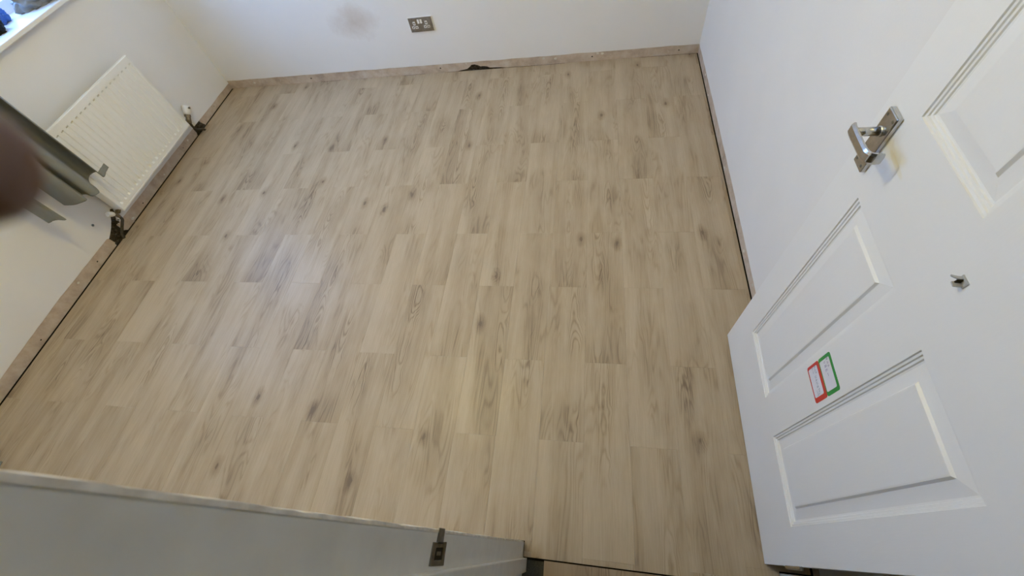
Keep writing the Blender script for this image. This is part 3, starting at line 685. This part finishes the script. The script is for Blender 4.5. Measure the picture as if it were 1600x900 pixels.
# ================================================================== CURTAIN
hem1 = [(-2.512, 1.470), (-2.503, 1.440), (-2.487, 1.398), (-2.530, 1.421), (-2.572, 1.444), (-2.598, 1.436), (-2.600, 1.402), (-2.560, 1.362), (-2.492, 1.325), (-2.446, 1.290), (-2.462, 1.266), (-2.512, 1.278), (-2.530, 1.272), (-2.496, 1.250), (-2.474, 1.236), (-2.500, 1.216), (-2.555, 1.208), (-2.600, 1.210)]
hem2 = [(-2.592, 1.149), (-2.550, 1.131), (-2.513, 1.115), (-2.522, 1.105), (-2.560, 1.104), (-2.600, 1.090)]
HZ, TZ = .370, 2.09; NV = 46
cur = empty('curtain', (-2.55, 1.30, TZ)); tag(cur, 'grey curtain hanging in folds beside the window, its hem in front of the radiator', 'curtain')
for hem in (hem1, hem2):
    hp = catmull([(a, b, 0) for a, b in hem], 7)
    bm = bmesh.new(); rows_ = []
    for j in range(NV+1):
        z = (HZ+.007*j) if j < 5 else HZ+.030+(TZ-HZ-.030)*(j-5)/(NV-5); f = (z-HZ)/(TZ-HZ); row = []
        for i, p in enumerate(hp):
            g = i/(len(hp)-1)
            if hem is hem1 and i < 14 and z > HZ+.028: p = hp[14]
            amp = 1-.28*f; xm = -2.555
            x = xm+(p.x-xm)*amp + .0025*noise.noise(Vector((p.y*14, z*3, 1)))
            y = p.y + f*.02*(g-.5) + .003*noise.noise(Vector((p.y*10, z*2.5, 5)))*min(1, f*6)
            zz = z + (.004*math.sin(g*9+1)+.003*noise.noise(Vector((g*20, 2, 2))))*(1-f)
            row.append(bm.verts.new((x+2.55, y-1.30, zz-TZ)))
        rows_.append(row)
    for a, b in zip(rows_, rows_[1:]):
        for k in range(len(a)-1): bm.faces.new((a[k], a[k+1], b[k+1], b[k]))
    dr_ = bmobj('drape', bm, M['curtain'], cur, smooth=True)
    md = dr_.modifiers.new('thickness', 'SOLIDIFY'); md.thickness = .0022
# far curtain, gathered up on to the sill
c2 = empty('curtain', (-2.62, 2.39, .90)); tag(c2, 'grey curtain gathered up in a heap on the windowsill at the far end', 'curtain')
bm = bmesh.new(); rows_ = []  # unseen upper drape, placed and widened to hold window light off the back wall
for j in range(31):
    f = j/30; z = .05+(1.19-.05)*f; row = []
    for i in range(91):
        g = i/90; w_ = .17+.05*f
        x = -.14*(1-f)**1.5+.030*math.sin(g*34+f*.6)*(1-.2*f); y = -.06*(1-f)**2+w_*(g-.5)*2*.75+.008*math.sin(g*21+2*f)
        row.append(bm.verts.new((x, y, z)))
    rows_.append(row)
for a, b in zip(rows_, rows_[1:]):
    for k in range(len(a)-1): bm.faces.new((a[k], a[k+1], b[k+1], b[k]))
dr_ = bmobj('drape', bm, M['curtain'], c2, smooth=True); md = dr_.modifiers.new('thickness', 'SOLIDIFY'); md.thickness = .002
rail = empty('curtain_pole', (-2.60, 1.75, 2.11)); tag(rail, 'metal curtain pole above the window', 'curtain pole')
bm = bmesh.new(); tube(bm, [(0, -.95, 0), (0, .92, 0)], .012, 16); bmobj('pole', bm, M['chrome'], rail, smooth=True)
for y in (-.90, .88):
    bm = bmesh.new(); tube(bm, [(0, y, 0), (-.115, y, 0)], .007, 10); tube(bm, [(-.110, y, 0), (-.115, y, 0)], .025, 16); bmobj('bracket', bm, M['chrome'], rail)

# ================================================================== THINGS ON THE SILL
def heap(name, c, r, seed, mat, label, cat, amp=.35, freq=1.6, ridge=.25, sub=5):
    bm = bmesh.new(); bmesh.ops.create_icosphere(bm, subdivisions=sub, radius=1)
    sv = Vector((seed, seed*1.7, 0))
    for v in bm.verts:
        d = v.co.normalized()
        k = 1+amp*noise.noise(d*freq+sv)
        k += ridge*(abs(noise.noise(d*freq*1.9+sv*2))-.25)+ridge*.35*(abs(noise.noise(d*freq*4.5+sv))-.2)
        z = d.z*k; z = max(z, -.42)
        v.co = Vector((d.x*k*r[0], d.y*k*r[1], (z+.42)*r[2]))
    o = bmobj(name, bm, mat, loc=c, smooth=True)
    if label: tag(o, label, cat)
    return o
hp_ = heap('gathered_hem', (-2.795, 2.145, .905), (.085, .128, .085), 3.1, M['grey_cloth'], None, None, ridge=.42); hp_.parent = c2; hp_.location = Vector((-2.795, 2.145, .905))-c2.location
heap('plastic_bag', (-2.862, 1.925, .905), (.038, .044, .050), 5.4, M['blue_plastic'], 'bright blue plastic bag on the windowsill between the gathered grey curtain and black cloth', 'bag', ridge=.5)
heap('folded_garment', (-2.800, 1.815, .905), (.050, .048, .055), 8.2, M['black_cloth'], 'black folded cloth at the near end of the windowsill', 'cloth')

# small grey box on the floor in the near left corner
bm = bmesh.new(); box(bm, (-.045, -.034, 0), (.035, .026, .040), .004); box(bm, (-.038, -.028, .040), (.028, .020, .046), .002)
gb = bmobj('junction_box', bm, M['grey_plastic'], loc=(-2.505, .0375, 0)); tag(gb, 'small grey plastic box on the floor against the near wall, far left edge', 'box')

# ================================================================== PENDANT LIGHT (out of frame, lights the room)
pd = empty('pendant_light', (BULB_POS[0], BULB_POS[1], ZC)); tag(pd, 'bare bulb hanging from the ceiling', 'light')
dz = BULB_POS[2]-ZC
bm = bmesh.new(); tube(bm, [(0, 0, 0), (0, 0, -.02), (0, 0, -.028)], [.05, .046, .02], 24); bmobj('ceiling_rose', bm, M['white_plastic'], pd, smooth=False)
bm = bmesh.new(); tube(bm, [(0, 0, -.02), (0, 0, dz+.09)], .003, 8); bmobj('cord', bm, M['white_plastic'], pd)
bm = bmesh.new(); tube(bm, [(0, 0, dz+.10), (0, 0, dz+.08), (0, 0, dz+.045)], [.010, .018, .018], 16); bmobj('lamp_holder', bm, M['white_plastic'], pd)
bm = bmesh.new(); bmesh.ops.create_uvsphere(bm, u_segments=24, v_segments=14, radius=BULB_R)
bmesh.ops.translate(bm, verts=bm.verts, vec=(0, 0, dz)); bmobj('bulb', bm, M['bulb'], pd, smooth=True)

# ================================================================== HAND holding the camera (one fingertip strays over the lens, far left)
def cp(x, y, z): return CAMPOS + RIGHT*x + DOWN*y + FWD*z
hv = []; he = []; hr = []
def hn(p, r, par=None):
    hv.append(cp(*p)); hr.append(r); i = len(hv)-1
    if par is not None: he.append((par, i))
    return i
palm = hn((-.100, .048, -.020), .021)
knu = hn((-.100, .022, -.006), .018, palm); heel = hn((-.098, .076, -.028), .021, palm); wrist = hn((-.094, .108, -.036), .021, heel)
fa = hn((-.080, .20, -.060), .028, wrist); fb = hn((-.060, .32, -.085), .036, fa)
k1 = hn((-.106, -.002, .002), .0105, knu); a = hn((-.094, -.011, .026), .0085, k1); a = hn((-.070, -.0135, .0345), .0072, a); a = hn((-.0500, -.0105, .0345), .0064, a); a = hn((-.0405, -.0096, .0342), .0060, a)
k2 = hn((-.112, .018, .006), .0105, knu); a = hn((-.102, .014, .032), .0085, k2); a = hn((-.086, .011, .038), .0072, a); a = hn((-.072, .010, .036), .0058, a)
k3 = hn((-.114, .036, .004), .0100, palm); a = hn((-.106, .034, .030), .0082, k3); a = hn((-.090, .032, .036), .0070, a); a = hn((-.076, .031, .034), .0056, a)
k4 = hn((-.112, .056, -.002), .0092, palm); a = hn((-.106, .054, .022), .0072, k4); a = hn((-.092, .052, .028), .0060, a); a = hn((-.080, .051, .027), .0050, a)
t1 = hn((-.086, .058, -.038), .0125, heel); a = hn((-.068, .030, -.036), .0100, t1); a = hn((-.054, .006, -.030), .0085, a); a = hn((-.046, -.010, -.026), .0068, a)
me = bpy.data.meshes.new('hand'); org = hv[0].copy(); me.from_pydata([v-org for v in hv], he, []); me.materials.append(M['skin'])
hand = bpy.data.objects.new('hand', me); COL.objects.link(hand); hand.location = org
sk = hand.modifiers.new('skin', 'SKIN'); sk.use_smooth_shade = True
for i, v in enumerate(me.skin_vertices[0].data): v.radius = (hr[i], hr[i]); v.use_root = (i == 0)
hand.modifiers.new('sub', 'SUBSURF').levels = 2; hand.modifiers['sub'].render_levels = 2
tag(hand, 'blurred dark fingertip at the far left edge, close to the camera', 'person')
